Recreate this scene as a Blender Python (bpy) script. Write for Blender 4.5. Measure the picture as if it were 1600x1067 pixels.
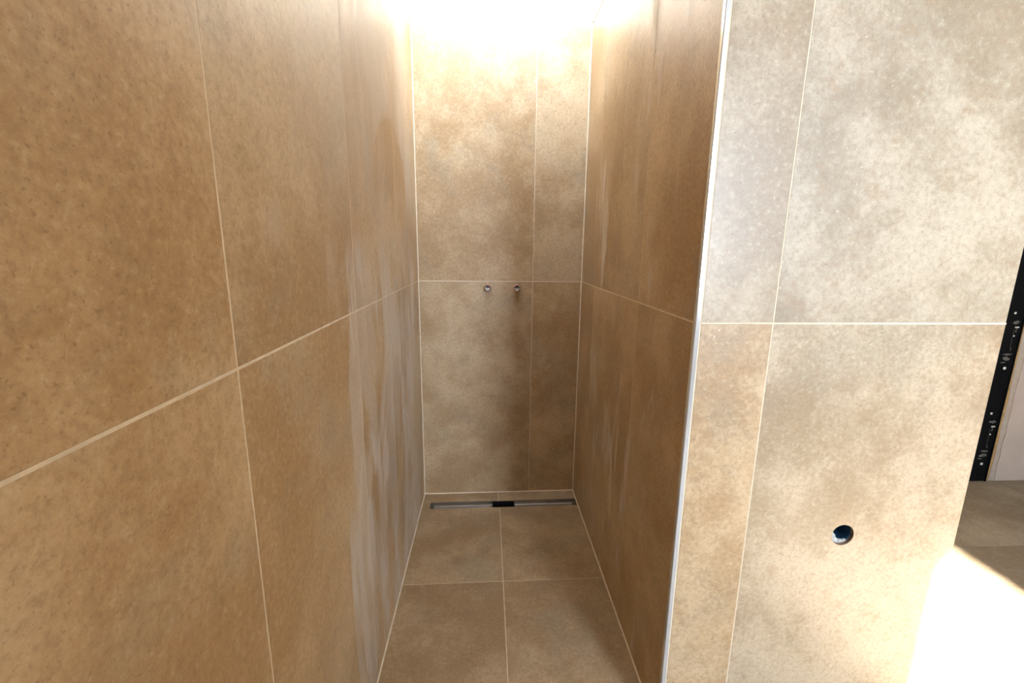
import bpy, bmesh, math, random
from mathutils import Vector, Matrix

random.seed(4)
scene = bpy.context.scene
for o in list(bpy.data.objects):
    bpy.data.objects.remove(o, do_unlink=True)
C = scene.collection

# ------------------------------------------------------------------ camera
CAM_H = 1.3724
yaw, pitch, roll = 0.0364, 0.2047, 0.0078
F_PX, PX = 708.24, 786.11
r_ = Vector((math.cos(yaw), -math.sin(yaw), 0))
fw = Vector((math.sin(yaw), math.cos(yaw), 0))
up = Vector((0, 0, 1))
F = fw * math.cos(pitch) - up * math.sin(pitch)
U = fw * math.sin(pitch) + up * math.cos(pitch)
R2 = r_ * math.cos(roll) + U * math.sin(roll)
U2 = -r_ * math.sin(roll) + U * math.cos(roll)
cam_d = bpy.data.cameras.new('camera')
cam = bpy.data.objects.new('camera', cam_d)
C.objects.link(cam)
M = Matrix((R2, U2, -F)).transposed().to_4x4()
M.translation = Vector((0, 0, CAM_H))
cam.matrix_world = M
cam_d.sensor_width = 36.0
cam_d.lens = F_PX / 1600 * 36
cam_d.shift_x = (800 - PX) / 1600
cam_d.clip_start = 0.02
scene.camera = cam

# ------------------------------------------------------------------ sky, sun, exposure
world = bpy.data.worlds.new('sky')
scene.world = world
world.use_nodes = True
bg = world.node_tree.nodes['Background']
bg.inputs['Color'].default_value = (0.68, 0.83, 1.04, 1)
bg.inputs['Strength'].default_value = 35.0

sun_d = bpy.data.lights.new('sun', 'SUN')
sun_d.energy = 80
sun_d.color = (1.0, 0.95, 0.88)
sun_d.angle = math.radians(2.0)
sun = bpy.data.objects.new('sun', sun_d)
C.objects.link(sun)
SUN_E = math.radians(27.5)
sun.rotation_euler = Vector((0, math.cos(SUN_E), -math.sin(SUN_E))).to_track_quat('-Z', 'Y').to_euler()
sun.location = (1.7, -8, 6)

vs = scene.view_settings
vs.view_transform = 'Standard'
vs.look = 'None'
vs.gamma = 1
vs.use_curve_mapping = False
vs.exposure = 0.85

# window in the rear wall (behind the camera), skylight above the shower
WIN = (1.27, 2.17, 0.97, 2.36)          # x0 x1 z0 z1
REAR_Y = -2.0
REVEAL = .45                            # depth of the window reveal
SKY = (1.74, 2.367)                     # y range of the opening in the shower ceiling
ZC = 2.41                               # ceiling height

def portal(name, loc, size, rot):
    d = bpy.data.lights.new(name, 'AREA')
    d.shape = 'RECTANGLE'
    d.size, d.size_y = size
    d.cycles.is_portal = True
    o = bpy.data.objects.new(name, d)
    C.objects.link(o)
    o.location = loc
    o.rotation_euler = rot
portal('window_portal', ((WIN[0] + WIN[1]) / 2, REAR_Y - REVEAL - .01, (WIN[2] + WIN[3]) / 2),
       (WIN[1] - WIN[0], WIN[3] - WIN[2]), (math.radians(90), 0, 0))

# ------------------------------------------------------------------ key dimensions (fitted from the photograph)
XL, XR, YB, YF = -0.3545, 0.4945, 2.367, 1.0438
XE = 1.26                               # right end of the pier
YFAR = 2.433                            # plastered far wall
XW = 4.9                                # right-hand wall of the room
TH = 0.009                              # tile thickness
GD = 0.0004                             # grout sits this far behind the tile face
G = 0.0032                              # joint width
TILT = 0.016                            # cross fall of the shower floor
CZ0, CZ1 = 2.73, 3.24                   # glazed height of the roof window over the shower
portal('roof_window_portal', ((XL + XR) / 2, SKY[0] - .045, (CZ0 + CZ1) / 2),
       (XR - XL, CZ1 - CZ0), (math.radians(90), 0, 0))

# ------------------------------------------------------------------ materials
def new_mat(name):
    m = bpy.data.materials.new(name)
    m.use_nodes = True
    nt = m.node_tree
    b = nt.nodes['Principled BSDF']
    return m, nt, b

class N:
    def __init__(s, nt): s.nt = nt
    def node(s, t, **kw):
        n = s.nt.nodes.new(t)
        for k, v in kw.items(): setattr(n, k, v)
        return n
    def link(s, a, b): s.nt.links.new(a, b)
    def setin(s, n, i, v):
        if hasattr(v, 'is_linked') or isinstance(v, bpy.types.NodeSocket): s.link(v, n.inputs[i])
        else: n.inputs[i].default_value = v
    def math(s, op, a, b=0.0, c=0.0, clamp=False):
        n = s.node('ShaderNodeMath', operation=op); n.use_clamp = clamp
        s.setin(n, 0, a); s.setin(n, 1, b)
        if op in ('MULTIPLY_ADD', 'SMOOTH_MIN', 'COMPARE'): s.setin(n, 2, c)
        return n.outputs[0]
    def ramp(s, v, lo, hi, a=0.0, b=1.0):
        n = s.node('ShaderNodeMapRange', interpolation_type='SMOOTHSTEP')
        s.setin(n, 0, v)
        n.inputs[1].default_value = lo; n.inputs[2].default_value = hi
        n.inputs[3].default_value = a; n.inputs[4].default_value = b
        return n.outputs[0]
    def noise(s, vec, scale, detail=4, rough=.55, dist=0.0):
        n = s.node('ShaderNodeTexNoise')
        s.link(vec, n.inputs['Vector'])
        n.inputs['Scale'].default_value = scale
        n.inputs['Detail'].default_value = detail
        n.inputs['Roughness'].default_value = rough
        n.inputs['Distortion'].default_value = dist
        return n.outputs['Fac']
    def mix(s, f, a, b, mode='MIX'):
        n = s.node('ShaderNodeMix', data_type='RGBA', blend_type=mode)
        s.setin(n, 0, f)
        for i, v in ((6, a), (7, b)):
            if isinstance(v, tuple): n.inputs[i].default_value = (*v, 1) if len(v) == 3 else v
            else: s.link(v, n.inputs[i])
        return n.outputs[2]
    def vmath(s, op, a, b):
        n = s.node('ShaderNodeVectorMath', operation=op)
        for i, v in ((0, a), (1, b)):
            if isinstance(v, tuple): n.inputs[i].default_value = v
            else: s.link(v, n.inputs[i])
        return n.outputs[0]

def srgb(r, g, b):
    f = lambda c: (c / 255 / 12.92) if c / 255 <= .04045 else ((c / 255 + .055) / 1.055) ** 2.4
    return (f(r), f(g), f(b))

def tile_material(name, haze=None, rough=.42, tint=1.0):
    """Beige stone-look porcelain; haze: cement film left on the tiles, 'left' / 'right' / None."""
    m, nt, b = new_mat(name)
    n = N(nt)
    geo = n.node('ShaderNodeNewGeometry')
    pos = geo.outputs['Position']
    inf = n.node('ShaderNodeObjectInfo')
    offs = n.node('ShaderNodeVectorMath', operation='SCALE')
    offs.inputs[0].default_value = (37.0, 53.0, 71.0)
    n.link(inf.outputs['Random'], offs.inputs['Scale'])
    v = n.vmath('ADD', pos, offs.outputs[0])
    col = n.node('ShaderNodeSeparateColor'); n.link(inf.outputs['Color'], col.inputs[0])
    tone = col.outputs[0]
    big = n.noise(v, 1.9, 4, .60, .2)
    mid = n.noise(v, 8.0, 5, .66, .15)
    fine = n.noise(v, 92.0, 4, .74, .1)
    grit = n.noise(v, 190.0, 2, .6)
    # tiles of one batch differ a little in tone
    lite = n.mix(tone, srgb(209, 177, 134), srgb(189, 172, 146))
    dark = n.mix(tone, srgb(181, 144, 99), srgb(153, 134, 107))
    base = n.mix(n.ramp(n.math('ADD', n.math('MULTIPLY', big, .66), n.math('MULTIPLY', mid, .34)), .39, .61), dark, lite)
    base = n.mix(n.math('MULTIPLY', n.ramp(n.noise(v, 3.6, 4, .66, .2), .50, .70), .45), base, srgb(164, 150, 126))
    base = n.mix(n.math('MULTIPLY', n.ramp(n.noise(v, 15.0, 4, .7, .2), .55, .75), .22), base, srgb(176, 132, 86))
    # cloudy grain, pits, flecks
    base = n.mix(n.math('MULTIPLY', n.ramp(n.noise(v, 30.0, 4, .7), .48, .72), .24), base, srgb(150, 122, 88))
    base = n.mix(n.math('MULTIPLY', n.ramp(fine, .44, .70), .36), base, srgb(132, 104, 72))
    base = n.mix(n.math('MULTIPLY', n.ramp(fine, .46, .30), .28), base, srgb(218, 202, 174))
    base = n.mix(n.math('MULTIPLY', n.ramp(grit, .58, .74), .38), base, srgb(104, 78, 50))
    if tint != 1.0: base = n.mix(1.0, base, (tint, tint * .985, tint * .96), 'MULTIPLY')
    hz = None
    if haze:
        sep = n.node('ShaderNodeSeparateXYZ'); n.link(pos, sep.inputs[0])
        y, z = sep.outputs['Y'], sep.outputs['Z']
        st = n.node('ShaderNodeMapping'); n.link(pos, st.inputs['Vector'])
        st.inputs['Scale'].default_value = (1, 1.7, .62)
        streak = n.noise(st.outputs[0], 3.1, 4, .55, .9)
        st2 = n.node('ShaderNodeMapping'); n.link(pos, st2.inputs['Vector'])
        st2.inputs['Scale'].default_value = (1, 2.7, .62); st2.inputs['Location'].default_value = (3, 7, 1)
        streak2 = n.noise(st2.outputs[0], 3.4, 3, .5, .6)
        wob = n.math('MULTIPLY_ADD', n.noise(pos, 5.0, 3, .5), .10, -.05)
        yy = n.math('ADD', y, wob)
        if haze == 'left':
            edge = n.ramp(n.math('ADD', yy, n.math('MULTIPLY', z, -.16)), .955, .985)
            low = n.ramp(z, 1.48, 1.30)
            m1 = n.math('MULTIPLY', edge, low)
            m1 = n.math('MULTIPLY', m1, n.ramp(y, 2.26, 2.14))
            body = n.math('MULTIPLY_ADD', n.ramp(streak, .45, .54), .55, n.math('MULTIPLY', n.ramp(streak2, .49, .54), .55), clamp=True)
            lowm = n.math('MULTIPLY', m1, body)
            # upper film with a wiped oval left clear
            ey = n.math('DIVIDE', n.math('SUBTRACT', yy, 1.80), .27)
            ez = n.math('DIVIDE', n.math('SUBTRACT', z, 1.60), .23)
            rr = n.math('ADD', n.math('MULTIPLY', ey, ey), n.math('MULTIPLY', ez, ez))
            oval = n.ramp(rr, .85, 1.1)
            upm = n.math('MULTIPLY', n.math('MULTIPLY', n.ramp(z, 1.28, 1.75), n.ramp(yy, .55, 1.3)), oval)
            upm = n.math('MULTIPLY', upm, n.ramp(yy, 2.26, 2.14))
            upm = n.math('MULTIPLY', upm, n.math('MULTIPLY_ADD', n.ramp(streak2, .40, .6), .30, .40))
            hz = n.math('MAXIMUM', lowm, upm)
            # a broad trowel smear on the second tile
            sm = n.math('MULTIPLY', n.ramp(n.noise(st.outputs[0], 2.0, 3, .5, .5), .54, .60), n.math('MULTIPLY', n.ramp(n.math('ABSOLUTE', n.math('SUBTRACT', z, 1.5)), .3, .15), n.ramp(y, .64, .72)))
            hz = n.math('MAXIMUM', hz, n.math('MULTIPLY', sm, .35))
            hz = n.math('MULTIPLY', hz, .66)
        elif haze == 'right':
            hz = n.math('MULTIPLY', n.ramp(streak2, .53, .64), n.ramp(streak, .44, .60))
            band = n.math('MULTIPLY', n.ramp(y, 2.16, 2.08), n.ramp(y, 1.16, 1.30))
            hz = n.math('MULTIPLY', n.math('MULTIPLY', hz, band), .75)
        base = n.mix(hz, base, srgb(212, 200, 184))
    else:
        # a few scattered cement specks
        sp = n.math('MULTIPLY', n.ramp(n.noise(pos, 150.0, 2, .5), .74, .77), n.ramp(n.noise(pos, 2.6, 2, .5), .56, .64))
        base = n.mix(sp, base, srgb(232, 226, 214))
    n.link(base, b.inputs['Base Color'])
    rg = n.math('MULTIPLY_ADD', mid, .16, rough - .08)
    if hz is not None: rg = n.math('MULTIPLY_ADD', hz, .25, rg)
    n.link(rg, b.inputs['Roughness'])
    b.inputs['Specular IOR Level'].default_value = .5
    bp = n.node('ShaderNodeBump')
    bp.inputs['Strength'].default_value = .09
    bp.inputs['Distance'].default_value = .002
    n.link(n.math('ADD', fine, n.math('MULTIPLY', mid, .8)), bp.inputs['Height'])
    n.link(bp.outputs[0], b.inputs['Normal'])
    return m

def flat_material(name, col, rough=.8, var=.08, scale=14.0, metallic=0.0, bump=.15, spec=.5):
    m, nt, b = new_mat(name)
    n = N(nt)
    tc = n.node('ShaderNodeTexCoord')
    f = n.noise(tc.outputs['Object'], scale, 5, .6, .3)
    dark = tuple(c * (1 - 2 * var) for c in col)
    lite = tuple(min(1, c * (1 + var)) for c in col)
    n.link(n.mix(n.ramp(f, .3, .7), dark, lite), b.inputs['Base Color'])
    b.inputs['Roughness'].default_value = rough
    b.inputs['Metallic'].default_value = metallic
    b.inputs['Specular IOR Level'].default_value = spec
    if bump:
        bp = n.node('ShaderNodeBump'); bp.inputs['Strength'].default_value = bump; bp.inputs['Distance'].default_value = .002
        n.link(f, bp.inputs['Height']); n.link(bp.outputs[0], b.inputs['Normal'])
    return m

def brushed(name, col, rough, stretch, metal=1.0):
    m, nt, b = new_mat(name)
    n = N(nt)
    tc = n.node('ShaderNodeTexCoord')
    mp = n.node('ShaderNodeMapping'); n.link(tc.outputs['Object'], mp.inputs['Vector'])
    mp.inputs['Scale'].default_value = stretch
    f = n.noise(mp.outputs[0], 30, 4, .6)
    n.link(n.mix(n.ramp(f, .3, .7), tuple(c * .85 for c in col), col), b.inputs['Base Color'])
    b.inputs['Metallic'].default_value = metal
    n.link(n.math('MULTIPLY_ADD', f, .10, rough - .05), b.inputs['Roughness'])
    return m

TILE = tile_material('stone_tile')
TILE_L = tile_material('stone_tile_hazed_long_wall', 'left')
TILE_R = tile_material('stone_tile_hazed_side_wall', 'right')
TILE_F = tile_material('stone_floor_tile', None, .5, .84)
TILE_ROOM = tile_material('dusty_shaded_room_tile', None, .6, .66)  # dusty room tiles, toned down so the floor's shade is in the colour
GROUT = flat_material('cream_grout', srgb(224, 205, 176), .85, .06, 30, bump=.3)
RENDER = flat_material('grey_backing_render', srgb(176, 168, 156), .9)
PLASTER = flat_material('white_plaster', srgb(172, 154, 138), .85, .03, 6)
CEIL = flat_material('white_ceiling_paint', srgb(236, 234, 228), .9, .02, 5)
SHAFT = flat_material('unpainted_shaft_render', srgb(124, 120, 112), .9, .05, 8)
GYPSUM = flat_material('raw_gypsum', srgb(176, 158, 134), .9, .08, 40, bump=.4)
OCHRE = flat_material('ochre_adhesive', srgb(170, 132, 80), .9, .14, 60, bump=.5)
ALU = brushed('brushed_aluminium', (.75, .73, .70), .12, (40, 40, .6), .5)
STEEL = brushed('stainless_steel', (.55, .53, .50), .30, (.5, 30, 30))
STEEL_D = flat_material('dirty_steel', srgb(120, 112, 102), .4, .12, 25, metallic=.8)
BLACKP = flat_material('black_plastic', srgb(24, 22, 20), .5, .1, 30)
BLACKM = flat_material('black_painted_steel', srgb(9, 8, 8), .6, .15, 20, spec=.12)
SMEAR = flat_material('dried_cement', srgb(86, 82, 72), .9, .2, 70)
ZINC = flat_material('zinc_screw', srgb(206, 200, 186), .4, .05, 30, metallic=.3)
BRASS = flat_material('nickel_brass', srgb(176, 136, 122), .32, .1, 60, metallic=.6)
BORE = flat_material('bore_metal', srgb(222, 216, 208), .45, .06, 60, metallic=.0)
NAVY = flat_material('navy_pipe_plastic', srgb(36, 76, 104), .55, .1, 20)
CEMENT = flat_material('pale_cement', srgb(184, 181, 172), .9, .08, 90, bump=.6)
CUT = flat_material('cut_tile_edge', srgb(150, 120, 96), .8, .12, 80)
FRAME_W = flat_material('window_frame_paint', srgb(70, 70, 70), .5, .04, 10)

# ------------------------------------------------------------------ mesh helpers
def mesh_obj(name, bm, mat, parent=None, loc=(0, 0, 0), smooth=False):
    me = bpy.data.meshes.new(name)
    bmesh.ops.recalc_face_normals(bm, faces=bm.faces)
    bm.to_mesh(me); bm.free()
    me.materials.append(mat)
    if smooth:
        for p in me.polygons: p.use_smooth = True
    o = bpy.data.objects.new(name, me)
    C.objects.link(o)
    o.location = loc
    if parent is not None:
        o.parent = parent
        o.matrix_parent_inverse = parent.matrix_basis.inverted()
    return o

def add_box(bm, x0, x1, y0, y1, z0, z1):
    vs = [bm.verts.new((x, y, z)) for x in (x0, x1) for y in (y0, y1) for z in (z0, z1)]
    for f in ((0, 1, 3, 2), (4, 6, 7, 5), (0, 4, 5, 1), (2, 3, 7, 6), (0, 2, 6, 4), (1, 5, 7, 3)):
        bm.faces.new([vs[i] for i in f])

def box_obj(name, b, mat, parent=None, bevel=0.0):
    """A box whose origin is its own centre."""
    c = [(b[0] + b[1]) / 2, (b[2] + b[3]) / 2, (b[4] + b[5]) / 2]
    bm = bmesh.new()
    add_box(bm, b[0] - c[0], b[1] - c[0], b[2] - c[1], b[3] - c[1], b[4] - c[2], b[5] - c[2])
    if bevel:
        bmesh.ops.bevel(bm, geom=bm.edges[:], offset=bevel, segments=1, affect='EDGES')
    return mesh_obj(name, bm, mat, parent, c)

def boxes_obj(name, boxes, mat, parent=None):
    bm = bmesh.new()
    for b in boxes: add_box(bm, *b)
    return mesh_obj(name, bm, mat, parent)

def extrude_poly(bm, outer, holes, to3, d0, d1):
    """Fill a 2D outline (with holes), extrude it from depth d0 to d1; to3(u, v, d) -> point."""
    edges = []
    for loop in [outer] + holes:
        vs = [bm.verts.new(to3(u, v, d0)) for u, v in loop]
        for i in range(len(vs)):
            edges.append(bm.edges.new((vs[i], vs[(i + 1) % len(vs)])))
    r = bmesh.ops.triangle_fill(bm, edges=edges, use_beauty=True)
    faces = [g for g in r['geom'] if isinstance(g, bmesh.types.BMFace)]
    e = bmesh.ops.extrude_face_region(bm, geom=faces, use_keep_orig=True)
    nv = [g for g in e['geom'] if isinstance(g, bmesh.types.BMVert)]
    delta = Vector(to3(0, 0, d1)) - Vector(to3(0, 0, d0))
    bmesh.ops.translate(bm, verts=nv, vec=delta)

def lathe(bm, prof, segs, center, axis='Y', closed=False):
    """prof: list of (radius, distance along axis); turned about `axis` through center."""
    rings = []
    for r, d in prof:
        ring = []
        for i in range(segs):
            a = 2 * math.pi * i / segs
            c, s = r * math.cos(a), r * math.sin(a)
            if axis == 'Y': p = (center[0] + c, center[1] + d, center[2] + s)
            elif axis == 'Z': p = (center[0] + c, center[1] + s, center[2] + d)
            else: p = (center[0] + d, center[1] + c, center[2] + s)
            ring.append(bm.verts.new(p))
        rings.append(ring)
    n = len(rings)
    for k in range(n if closed else n - 1):
        a, b = rings[k], rings[(k + 1) % n]
        for i in range(segs):
            j = (i + 1) % segs
            bm.faces.new((a[i], a[j], b[j], b[i]))
    return rings

def cap(bm, ring): bm.faces.new(ring)

def tag(o, label, cat, group=None, kind=None):
    o['label'] = label
    o['category'] = cat
    if group: o['group'] = group
    if kind: o['kind'] = kind
    return o

def empty(name, loc):
    o = bpy.data.objects.new(name, None)
    C.objects.link(o)
    o.location = loc
    o.empty_display_size = .05
    return o

# ------------------------------------------------------------------ walls with tiles
ZB, ZJ, ZT = -0.02, 1.2, 2.4

def tiled_wall(name, axis, face, inward, slab, joints, mat, label, rows=((ZB, ZJ), (ZJ, ZT)), holes=None, tones=None):
    """axis 'x' = wall plane x=face (tiles run along y), 'y' = plane y=face.
    inward +1/-1: side the tiles look to.  slab: box of the backing.  joints: sorted u positions."""
    wall = slab
    tag(wall, label, 'wall', kind='structure')
    def bx(u0, u1, z0, z1, d0, d1):
        # d measured behind the face
        a, b = sorted((face - inward * d0, face - inward * d1))
        return (a, b, u0, u1, z0, z1) if axis == 'x' else (u0, u1, a, b, z0, z1)
    h = G / 2
    hj = .0022                              # the level joint is a little wider
    for ri, (z0, z1) in enumerate(rows):
        for k in range(len(joints) - 1):
            u0, u1 = joints[k], joints[k + 1]
            j = random.uniform(0, .0003)
            b = bx(u0 + h, u1 - h, z0 + hj, z1 - hj, j, TH)
            if holes and (ri, k) in holes:
                hole = holes[(ri, k)]
                uc, zc, rad = hole
                circ = [(uc + rad * math.cos(t * math.tau / 40), zc + rad * math.sin(t * math.tau / 40)) for t in range(40)]
                bm = bmesh.new()
                extrude_poly(bm, [(u0 + h, z0 + hj), (u1 - h, z0 + hj), (u1 - h, z1 - hj), (u0 + h, z1 - hj)], [circ],
                             (lambda u, v, d: (u, face - inward * d, v)), 0, TH)
                o = mesh_obj('tile', bm, mat, wall)
            else:
                o = box_obj('tile', b, mat, wall, .0006)
            tv = tones[ri][k] if tones else random.uniform(.05, .4)
            o.color = (tv, tv, tv, 1)
        for u in joints[1:-1]:
            box_obj('grout_joint', bx(u - h, u + h, z0 + hj, z1 - hj, GD, TH), GROUT, wall)
    for z in [r[0] for r in rows[1:]]:
        box_obj('grout_joint', bx(joints[0], joints[-1], z - hj, z + hj, GD, TH), GROUT, wall)
    return wall

# backing slabs
SL = .16
wl = box_obj('wall_left', (XL - TH - SL, XL - TH, REAR_Y - .5, YB + TH, -.2, ZC), RENDER)
lj = [REAR_Y] + [.637 - .6 * k for k in (4, 3, 2, 1)] + [.637, 1.2345, 1.8375, YB]
tiled_wall('wall_left', 'x', XL, 1, wl, lj, TILE_L,
           'long beige stone tiled wall left of the shower with pale cement haze')

wb = box_obj('wall_back', (XL - TH - SL, XR + TH + .05, YB + TH, YB + TH + SL, -.2, ZT - .002), RENDER)
tiled_wall('wall_back', 'y', YB, -1, wb, [XL, .2383, XR], TILE,
           'narrow beige tiled end wall of the shower with two pipe outlets')

wr = box_obj('wall_right', (XR + TH, XR + TH + .06, YF + TH + .02, YB + TH, -.2, ZC), RENDER)
tiled_wall('wall_right', 'x', XR, -1, wr, [YF + .012, 1.4635, 2.0744, YB], TILE_R,
           'beige tiled inner side wall right of the shower floor')

# front of the pier, with the pipe hole
HX, HZ, HR = .9460, .6300, .0305
bm = bmesh.new()
circ = [(HX + (HR + .002) * math.cos(t * math.tau / 40), HZ + (HR + .002) * math.sin(t * math.tau / 40)) for t in range(40)]
extrude_poly(bm, [(XR + .012, -.2), (XE, -.2), (XE, ZC), (XR + .012, ZC)], [circ],
             (lambda u, v, d: (u, YF + TH + d, v)), 0, .02)
wf = mesh_obj('wall_front', bm, RENDER)
tiled_wall('wall_front', 'y', YF, -1, wf, [XR + .0125, .6825, XE + .0016], TILE,
           'broad pale beige tiled pier face right of the shower opening', holes={(0, 1): (HX, HZ, HR)}, tones=((.25, .8), (.85, 1.0)))
# right-hand return of the pier
wp = box_obj('wall_side', (XE - .06, XE - .0005, YF + TH + .02, YFAR, -.2, ZC), PLASTER)
tag(wp, 'plastered return face on the far side of the tiled pier', 'wall', kind='structure')

# corner grout lines (thin fillets)
def fillet(p, q, a, b, parent, w=.0042):
    """Thin triangular joint from p to q filling the corner between directions a and b."""
    bm = bmesh.new()
    p, q, a, b = map(Vector, (p, q, a, b))
    rows = []
    for c in (p, q):
        rows.append([bm.verts.new(c - (a + b) * .0006), bm.verts.new(c + a * w), bm.verts.new(c + b * w)])
    for i in range(3):
        j = (i + 1) % 3
        bm.faces.new((rows[0][i], rows[0][j], rows[1][j], rows[1][i]))
    bm.faces.new(rows[0]); bm.faces.new(rows[1])
    mesh_obj('grout_joint', bm, GROUT, parent)
def fz(x): return TILT * (x - .07)
fillet((XL, YB, fz(XL)), (XL, YB, ZT), (1, 0, 0), (0, -1, 0), wb)
fillet((XR, YB, fz(XR)), (XR, YB, ZT), (-1, 0, 0), (0, -1, 0), wb)
fillet((XL, YB, fz(XL)), (XR, YB, fz(XR)), (0, -1, 0), (0, 0, 1), wb)
fillet((XL, REAR_Y, fz(XL)), (XL, YB, fz(XL)), (1, 0, 0), (0, 0, 1), wl)
fillet((XR, YF + .012, fz(XR)), (XR, YB, fz(XR)), (-1, 0, 0), (0, 0, 1), wr)

# aluminium edge trim on the outer corner
bm = bmesh.new()
prof = [(XR - .0006, YF + .0115), (XR - .0006, YF + .0012), (XR + .0008, YF - .0006), (XR + .0096, YF - .0006),
        (XR + .0105, YF + .0004), (XR + .0105, YF + .0115)]
va = [bm.verts.new((x, y, -.02)) for x, y in prof]
vb = [bm.verts.new((x, y, ZT)) for x, y in prof]
for i in range(len(prof)):
    j = (i + 1) % len(prof)
    bm.faces.new((va[i], va[j], vb[j], vb[i]))
bm.faces.new(va); bm.faces.new(vb)
t = mesh_obj('trim_1', bm, ALU)
tag(t, 'slim brushed aluminium edge trim on the outer shower corner', 'trim', kind='structure')
box_obj('grout_joint', (XR + .0106, XR + .0138, YF + GD, YF + TH, -.02, ZT), GROUT, wf)

# ------------------------------------------------------------------ floors
DX0, DX1, DY0, DY1 = -.307, .4875, 2.2135, 2.2765
fl = boxes_obj('floor', [(XL - TH - SL, XW + .2, REAR_Y - .5, YFAR + .3, -.3, -.06)], RENDER)
tag(fl, 'beige stone tiled floor of the shower and room', 'floor', kind='structure')
CX, FJ0, FJ1 = .0684, 1.655, 1.661
def fjy(x): return FJ0 + (FJ1 - FJ0) * (x - XL) / (XR - XL)
gj = .0034
def slab_tile(poly, z0=-.02, tilt=True, mat=TILE_F, name='tile'):
    bm = bmesh.new()
    cx = sum(p[0] for p in poly) / len(poly); cy = sum(p[1] for p in poly) / len(poly)
    extrude_poly(bm, [(x - cx, y - cy) for x, y in poly], [], (lambda u, v, d: (u, v, d)), 0, z0)
    o = mesh_obj(name, bm, mat, fl, (cx, cy, 0))
    o.color = (.35, .35, .35, 1)
    if tilt:
        for v in o.data.vertices: v.co.z += fz(v.co.x + cx)
    return o
a, b_ = CX - gj / 2, CX + gj / 2
e = .0012
slab_tile([(XL + e, fjy(XL) + gj / 2), (a, fjy(a) + gj / 2), (a, DY0 - .001), (DX0 - .001, DY0 - .001), (DX0 - .001, DY1 + .001),
           (a - .004, DY1 + .001), (a - .004, YB - e), (XL + e, YB - e)])
slab_tile([(b_, fjy(b_) + gj / 2), (XR - e, fjy(XR) + gj / 2), (XR - e, DY0 - .001), (b_, DY0 - .001)])
slab_tile([(b_ - .004, DY1 + .001), (XR - e, DY1 + .001), (XR - e, YB - e), (b_ - .004, YB - e)])
slab_tile([(XL + e, 1.058), (a, 1.058), (a, fjy(a) - gj / 2), (XL + e, fjy(XL) - gj / 2)])
slab_tile([(b_, 1.058), (XR - e, 1.058), (XR - e, fjy(XR) - gj / 2), (b_, fjy(b_) - gj / 2)])
# grout between them
slab_g = lambda poly: [setattr(v.co, 'z', v.co.z - .0008) for v in slab_tile(poly, -.018, True, GROUT, 'grout_joint').data.vertices]
slab_g([(XL + e, fjy(XL) - gj / 2), (XR - e, fjy(XR) - gj / 2), (XR - e, fjy(XR) + gj / 2), (XL + e, fjy(XL) + gj / 2)])
slab_g([(a, 1.058), (b_, 1.058), (b_, fjy(b_) - gj / 2), (a, fjy(a) - gj / 2)])
slab_g([(a, fjy(a) + gj / 2), (b_, fjy(b_) + gj / 2), (b_, DY0 - .001), (a, DY0 - .001)])
slab_g([(a - .004, DY1 + .001), (b_ - .004, DY1 + .001), (b_ - .004, YB - e), (a - .004, YB - e)])
# bedding under the shower tiles
boxes_obj('mortar_bed', [(XL, DX0 - .004, 1.058, YB, -.06, -.031), (DX0 - .004, XR, 1.058, DY0 - .004, -.06, -.031),
                         (DX0 - .004, XR, DY1 + .004, YB, -.06, -.031)], RENDER, fl)
# room floor tiles: 1.2 x 0.6 m
ys = [REAR_Y] + [1.83 - .6 * k for k in range(6, -1, -1)] + [YFAR]
xs = [XL, -.3, .7, 1.9, 3.1, 4.3, XW]
for i in range(len(xs) - 1):
    for j in range(len(ys) - 1):
        x0, x1, y0, y1 = xs[i], xs[i + 1], ys[j], ys[j + 1]
        if x1 - x0 < .1: continue
        if i == 1: x0 = XL
        if y1 > YF:                                   # beside the pier only
            if x1 <= XE: 
                y1 = min(y1, YF)
                if y1 - y0 < .02: continue
            elif x0 < XE:
                if y0 < YF:
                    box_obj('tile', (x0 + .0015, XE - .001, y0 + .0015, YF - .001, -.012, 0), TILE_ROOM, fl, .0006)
                x0 = XE
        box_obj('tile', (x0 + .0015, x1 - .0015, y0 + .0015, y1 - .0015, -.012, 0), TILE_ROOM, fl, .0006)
boxes_obj('grout_bed', [(XL, XE, REAR_Y, 1.057, -.06, -.0122), (XE, XW, REAR_Y, YFAR, -.06, -.0122)], GROUT, fl)

# ------------------------------------------------------------------ room shell
far = boxes_obj('wall_far', [(XR + TH + .06, XW + .2, YFAR + .012, YFAR + .2, -.2, ZC)], GYPSUM)
tag(far, 'unfinished far wall with white plaster and raw ochre edge', 'wall', kind='structure')
def wobbly(name, x0, x1, d, mat, amp, seed, z0=0.0, z1=ZC):
    rnd = random.Random(seed)
    n = 46
    pts = []
    off = 0
    for i in range(n + 1):
        off = off * .72 + rnd.uniform(-amp, amp)
        pts.append((x0 + off, z0 + (z1 - z0) * i / n))
    outline = [(x1, z0)] + [(x1, z1)] + pts[::-1]
    bm = bmesh.new()
    extrude_poly(bm, outline, [], (lambda u, v, dd: (u, YFAR + .012 - dd, v)), 0, d)
    return mesh_obj(name, bm, mat, far)
wobbly('adhesive_strip', 3.033, 3.075, .006, OCHRE, .0025, 2)
wobbly('base_coat', 3.062, 3.14, .008, flat_material('beige_base_coat', srgb(162, 146, 128), .9, .05, 25), .004, 5)
wobbly('plaster_coat', 3.098, XW, .012, PLASTER, .006, 9)

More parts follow.
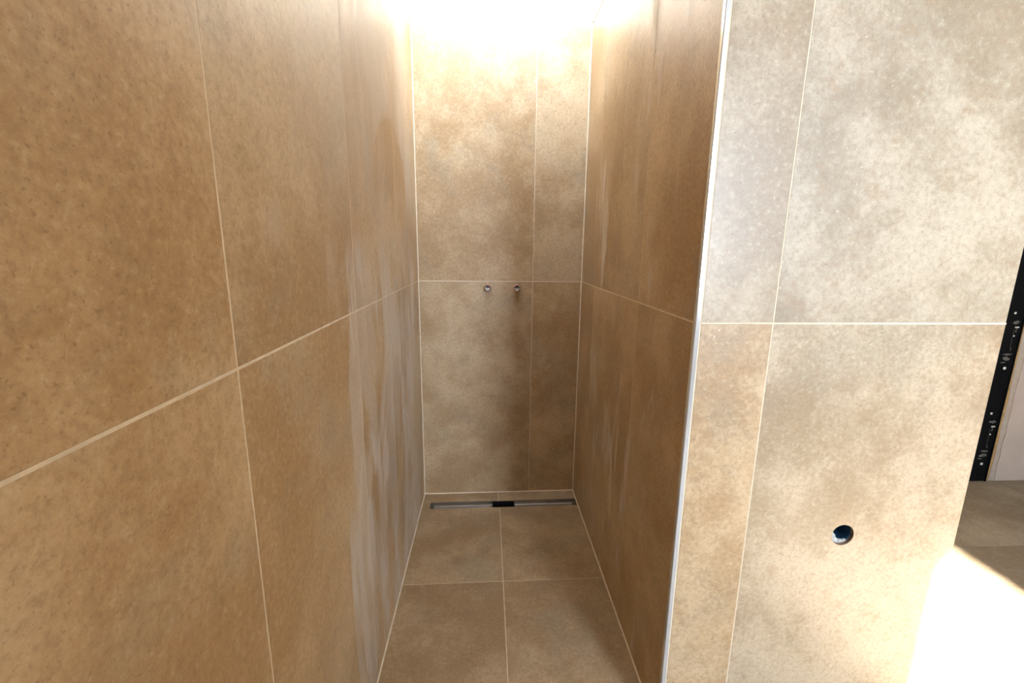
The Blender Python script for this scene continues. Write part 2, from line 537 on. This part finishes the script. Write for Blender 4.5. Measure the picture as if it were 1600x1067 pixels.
ww = box_obj('wall_window_side', (XW, XW + .2, REAR_Y - .5, YFAR + .2, -.2, ZC), RENDER)
tag(ww, 'bare grey rendered wall at the right of the room', 'wall', kind='structure')
W0, W1, Z0, Z1 = WIN
rw = boxes_obj('wall_rear', [(XL - .3, W0, REAR_Y - REVEAL, REAR_Y, -.2, ZC), (W1, XW + .2, REAR_Y - REVEAL, REAR_Y, -.2, ZC),
                             (W0, W1, REAR_Y - REVEAL, REAR_Y, -.2, Z0), (W0, W1, REAR_Y - REVEAL, REAR_Y, Z1, ZC)], RENDER)
tag(rw, 'grey rendered wall behind the viewer holding the window', 'wall', kind='structure')
st = box_obj('shade_block', (XL - TH, 1.05, REAR_Y, REAR_Y + .85, -.06, ZC), RENDER)  # added block, keeps window light off the near left wall
tag(st, 'unseen grey block added behind the viewer to shade the left wall', 'wall', kind='structure')
wn = boxes_obj('window_1', [(W0, W0 + .004, REAR_Y - REVEAL, REAR_Y - REVEAL + .06, Z0, Z1), (W1 - .004, W1, REAR_Y - REVEAL, REAR_Y - REVEAL + .06, Z0, Z1),
                            (W0 + .004, W1 - .004, REAR_Y - REVEAL, REAR_Y - REVEAL + .06, Z0, Z0 + .02), (W0 + .004, W1 - .004, REAR_Y - REVEAL, REAR_Y - REVEAL + .06, Z1 - .02, Z1)], FRAME_W)
tag(wn, 'slim framed window behind the viewer letting in the sun', 'window', kind='structure')

S0, S1 = SKY
RT = .05                                # roof panel thickness
ce = boxes_obj('ceiling', [(XL - .3, XW + .2, REAR_Y - .5, S0, ZC, ZC + RT), (XR + .0005, XW + .2, S0, YFAR + .3, ZC, ZC + RT),
                           (XL - .3, XL - .0005, S0, YFAR + .3, ZC, ZC + RT)], CEIL)
tag(ce, 'white ceiling with an opening above the shower', 'ceiling', kind='structure')
ZR = CZ1 + .05
sh = boxes_obj('window_2', [(XL - .06, XL, S0 - .04, YB + .1, ZC + RT, ZR), (XR, XR + .06, S0 - .04, YB + .1, ZC + RT, ZR),
                            (XL, XR, S0 - .04, S0, ZC + RT, CZ0), (XL, XR, S0 - .04, S0, CZ1, ZR),
                            (XL, XR, YB, YB + .1, ZT - .0021, ZR), (XL - .06, XR + .06, S0 - .04, YB + .1, ZR, ZR + .05)], SHAFT)
tag(sh, 'bright white raised roof window opening over the end of the shower', 'window', kind='structure')

# ------------------------------------------------------------------ linear shower drain
dr = empty('shower_drain', ((DX0 + DX1) / 2, (DY0 + DY1) / 2, -.03))
tag(dr, 'long open stainless steel shower drain channel with black outlet in the floor', 'drain')
DD = .026
OX0, OX1 = .031, .151
def trough(x0, x1, name, mat, left_cap, right_cap):
    bm = bmesh.new()
    t = .0012
    secs = [(DY0, 0.0), (DY0, -DD + .004), (DY0 + .004, -DD), (DY1 - .004, -DD), (DY1, -DD + .004), (DY1, 0.0)]
    inner = [(DY0 + t, 0.0), (DY0 + t, -DD + .0045), (DY0 + .0045, -DD + t), (DY1 - .0045, -DD + t), (DY1 - t, -DD + .0045), (DY1 - t, 0.0)]
    loop = secs + inner[::-1]
    va = [bm.verts.new((x0, y, z + fz(x0) - .001)) for y, z in loop]
    vb = [bm.verts.new((x1, y, z + fz(x1) - .001)) for y, z in loop]
    n = len(loop)
    for i in range(n):
        j = (i + 1) % n
        bm.faces.new((va[i], va[j], vb[j], vb[i]))
    bmesh.ops.contextual_create(bm, geom=va); bmesh.ops.contextual_create(bm, geom=vb)
    return mesh_obj(name, bm, mat, dr)
trough(DX0, OX0, 'channel', STEEL, True, False)
trough(OX1, DX1, 'channel', STEEL, False, True)
for (x, s) in ((DX0, 1), (DX1, -1)):
    bm = bmesh.new()
    # sloped end cap
    pts = [(0, 0), (s * .0015, 0), (s * .016, -DD + .0015), (s * .016, -DD), (0, -DD)]
    va = [bm.verts.new((x + px, DY0 + .0013, pz + fz(x) - .001)) for px, pz in pts]
    vb = [bm.verts.new((x + px, DY1 - .0013, pz + fz(x) - .001)) for px, pz in pts]
    for i in range(5):
        j = (i + 1) % 5
        bm.faces.new((va[i], va[j], vb[j], vb[i]))
    bm.faces.new(va); bm.faces.new(vb)
    mesh_obj('end_cap', bm, STEEL_D, dr)
# black outlet trap sitting across the middle
z0 = fz(.09)
ot = boxes_obj('outlet', [(OX0, OX1, DY0 + .0005, DY0 + .003, z0 - .055, z0 - .003), (OX0, OX1, DY1 - .003, DY1 - .0005, z0 - .055, z0 - .003),
                          (OX0, OX0 + .003, DY0 + .003, DY1 - .003, z0 - .055, z0 - .003), (OX1 - .003, OX1, DY0 + .003, DY1 - .003, z0 - .055, z0 - .003),
                          (OX0 + .003, OX1 - .003, DY0 + .003, DY1 - .003, z0 - .055, z0 - .05)], BLACKP, dr)
for x0 in (OX0 + .003, OX1 - .016):
    boxes_obj('outlet_lip', [(x0, x0 + .013, DY0 + .003, DY0 + .012, z0 - .02, z0 - .006)], BLACKP, ot)

# ------------------------------------------------------------------ pipe outlets on the end wall
def outlet(x, z, label, plug):
    o = empty('pipe_fitting', (x, YB, z))
    tag(o, label, 'pipe fitting', 'pipe outlets on the end wall')
    bm = bmesh.new()                                   # hexagonal body with a round bore
    d = -.026
    segs = 24
    def hexr(a, rad):
        k = (a + math.pi / 6) % (math.pi / 3) - math.pi / 6
        return min(rad * math.cos(math.pi / 6) / math.cos(k), rad * .94)
    rings = []
    for rf, dist, kind in ((.0205, 0, 'h'), (.0205, d + .003, 'h'), (.0175, d, 'h'), (.0128, d, 'c'), (.0124, d + .002, 'c'), (.0124, -.001, 'c')):
        ring = []
        for i in range(segs):
            a = math.tau * i / segs + .2
            r = hexr(a, rf) if kind == 'h' else rf
            ring.append(bm.verts.new((r * math.cos(a), dist, r * math.sin(a))))
        rings.append(ring)
    for k in range(len(rings) - 1):
        for i in range(segs):
            j = (i + 1) % segs
            bm.faces.new((rings[k][i], rings[k][j], rings[k + 1][j], rings[k + 1][i]))
    bm.faces.new(rings[-1])
    b = mesh_obj('body', bm, BRASS, None)
    b.parent = o
    bm = bmesh.new()
    lathe(bm, [(.0123, d + .0008), (.0118, d + .0012), (.0118, -.003)], 24, (0, 0, 0))
    h = mesh_obj('bore_sleeve', bm, BORE, None, smooth=False); h.parent = b
    bm = bmesh.new()
    rings = lathe(bm, [(.0117, -.0150), (.0117, -.003)], 24, (0, 0, 0)); cap(bm, rings[0]); cap(bm, rings[1])
    h = mesh_obj('bore_end', bm, BLACKP, None); h.parent = b
    for k in range(2):                                 # thread turns in the bore
        bm = bmesh.new()
        lathe(bm, [(.0117, -.0215 + k * .005), (.0110, -.0200 + k * .005), (.0117, -.0185 + k * .005)], 24, (0, 0, 0))
        h = mesh_obj('thread', bm, BORE, None, smooth=True); h.parent = b
    bm = bmesh.new()                                   # pale half-moon plate over the lower half of the black bore end
    arc = [(.0115 * math.cos(t), .0115 * math.sin(t)) for t in [math.radians(172 + 196 * i / 20) for i in range(21)]]
    extrude_poly(bm, arc, [], (lambda u, v, dd: (u, dd, v)), -.0152, -.0175)
    h = mesh_obj('inner_half_moon', bm, BORE, None); h.parent = b
    if plug:
        bm = bmesh.new()
        rings = lathe(bm, [(.0056, -.0177), (.0056, -.0215), (.0046, -.0225)], 6, (.0015, 0, -.001))
        cap(bm, rings[-1])
        h = mesh_obj('inner_hexagon', bm, ZINC, None); h.parent = o
    return o
outlet(.0040, 1.1660, 'left threaded pipe outlet with open bore on the shower end wall', False)
outlet(.1555, 1.1665, 'right threaded pipe outlet with hexagon insert on the shower end wall', True)

# ------------------------------------------------------------------ drain pipe stub in the pier hole
dp = empty('drain_pipe', (HX, YF, HZ))
tag(dp, 'dark blue pipe stub recessed in a round hole of the pier tile', 'pipe')
bm = bmesh.new()
rings = lathe(bm, [(.0302, .0095), (.0302, .062), (.0272, .062), (.0272, .0140), (.0282, .0095)], 36, (0, 0, 0), closed=True)
p_ = mesh_obj('pipe', bm, NAVY, None, smooth=False); p_.parent = dp
bm = bmesh.new()
rings = lathe(bm, [(.030, .060), (.0300, .063)], 36, (0, 0, 0)); cap(bm, rings[0]); cap(bm, rings[1])
p_ = mesh_obj('pipe_bottom', bm, NAVY, None); p_.parent = dp
bm = bmesh.new()
rings = lathe(bm, [(.0304, .0002), (.0304, .0093), (.0296, .0093), (.0298, .0002)], 40, (0, 0, 0), closed=True)
p_ = mesh_obj('cut_edge', bm, CUT, None); p_.parent = dp
# crescent of cement in the lower left of the pipe mouth
bm = bmesh.new()
rnd = random.Random(3)
n = 26
rows = []
for i in range(n + 1):
    a = math.radians(150 + 165 * i / n)
    w = max(0.0, math.sin(math.pi * i / n)) ** .7 * (.017 if i < 12 else .012) * rnd.uniform(.7, 1.12) + .0008
    ro, ri = .0288, .0288 - w
    rows.append([bm.verts.new((ro * math.cos(a), .0085, ro * math.sin(a))), bm.verts.new(((ro - w * .5) * math.cos(a), .0062 + rnd.uniform(0, .003), (ro - w * .5) * math.sin(a))),
                 bm.verts.new((ri * math.cos(a), .012, ri * math.sin(a))), bm.verts.new((ro * math.cos(a), .022, ro * math.sin(a)))])
for i in range(n):
    for k in range(4):
        l = (k + 1) % 4
        bm.faces.new((rows[i][k], rows[i][l], rows[i + 1][l], rows[i + 1][k]))
bm.faces.new(rows[0]); bm.faces.new(rows[-1])
p_ = mesh_obj('cement_crescent', bm, CEMENT, None); p_.parent = dp
p_['label'] = 'pale cement crusted inside the pipe mouth'

# ------------------------------------------------------------------ black steel post by the far wall
PX0, PX1 = 2.885, 3.032
po = empty('steel_post', ((PX0 + PX1) / 2, YFAR, 0))
tag(po, 'black painted steel post with screws and cement smears beside the far wall', 'post')
PH = ZC - .002
def ppart(name, o):
    o.name = name
    o.parent = po
    o.matrix_parent_inverse = Matrix.Translation(po.location).inverted()
    return o
def pbox(name, b, mat, bevel=0):
    return ppart(name, box_obj(name, b, mat, None, bevel))
YP = YFAR - .004
pbox('web', (PX0, PX1, YP, YFAR + .011, .001, PH), BLACKM, .001)
pbox('flange', (PX0, PX0 + .012, YP - .022, YP - .0002, .001, PH), BLACKM, .001)
pbox('flange', (PX1 - .006, PX1, YP - .008, YP - .0002, .001, PH), BLACKM, .001)
def disc(name, x, z, r, mat, t=.003):
    bm = bmesh.new()
    rings = lathe(bm, [(r, -.0002), (r, -t * .6), (r * .7, -t)], 18, (x, YP, z), 'Y')
    cap(bm, rings[0]); cap(bm, rings[-1])
    return ppart(name, mesh_obj(name, bm, mat))
rnd = random.Random(11)
def smear(x, z, w, h, seed):
    rr = random.Random(seed)
    n = 14
    bm = bmesh.new()
    out = []
    for i in range(n):
        a = math.tau * i / n
        k = rr.uniform(.55, 1.1)
        out.append((x + w * .5 * k * math.cos(a), z + h * .5 * k * math.sin(a)))
    extrude_poly(bm, out, [], (lambda u, v, d: (u, YP - d, v)), .0002, .0016)
    ppart('cement_smear', mesh_obj('cement_smear', bm, SMEAR))
for base in (.1145, .7115, 1.3085, 1.9055):
    disc('screw', 2.986, base, .0085, ZINC)
    smear(2.980, base + .055, .056, .026, int(base * 100))
    smear(2.984, base + .082, .060, .016, int(base * 100) + 5)
    smear(2.966, base + .034, .036, .009, int(base * 100) + 7)
    # slotted anchor plate: stem, T head, foot
    pbox('anchor_plate', (2.9855, 3.004, YP - .0025, YP - .0002, base + .095, base + .235), BLACKM, .0008)
    pbox('plate_slot', (2.9850, 2.9866, YP - .0032, YP - .0026, base + .12, base + .225), SMEAR)
    pbox('plate_head', (2.988, 3.012, YP - .0034, YP - .0026, base + .236, base + .244), ZINC)
    pbox('plate_head', (2.995, 3.001, YP - .0034, YP - .0026, base + .212, base + .235), SMEAR)
    pbox('plate_foot', (2.990, 2.9935, YP - .0034, YP - .0026, base + .104, base + .122), SMEAR)
    disc('rivet', 2.9935, base + .190, .0048, ZINC, .0045)
    disc('screw', 2.9725, base + .321, .0068, ZINC)
    smear(2.992, base + .268, .046, .020, int(base * 100) + 9)
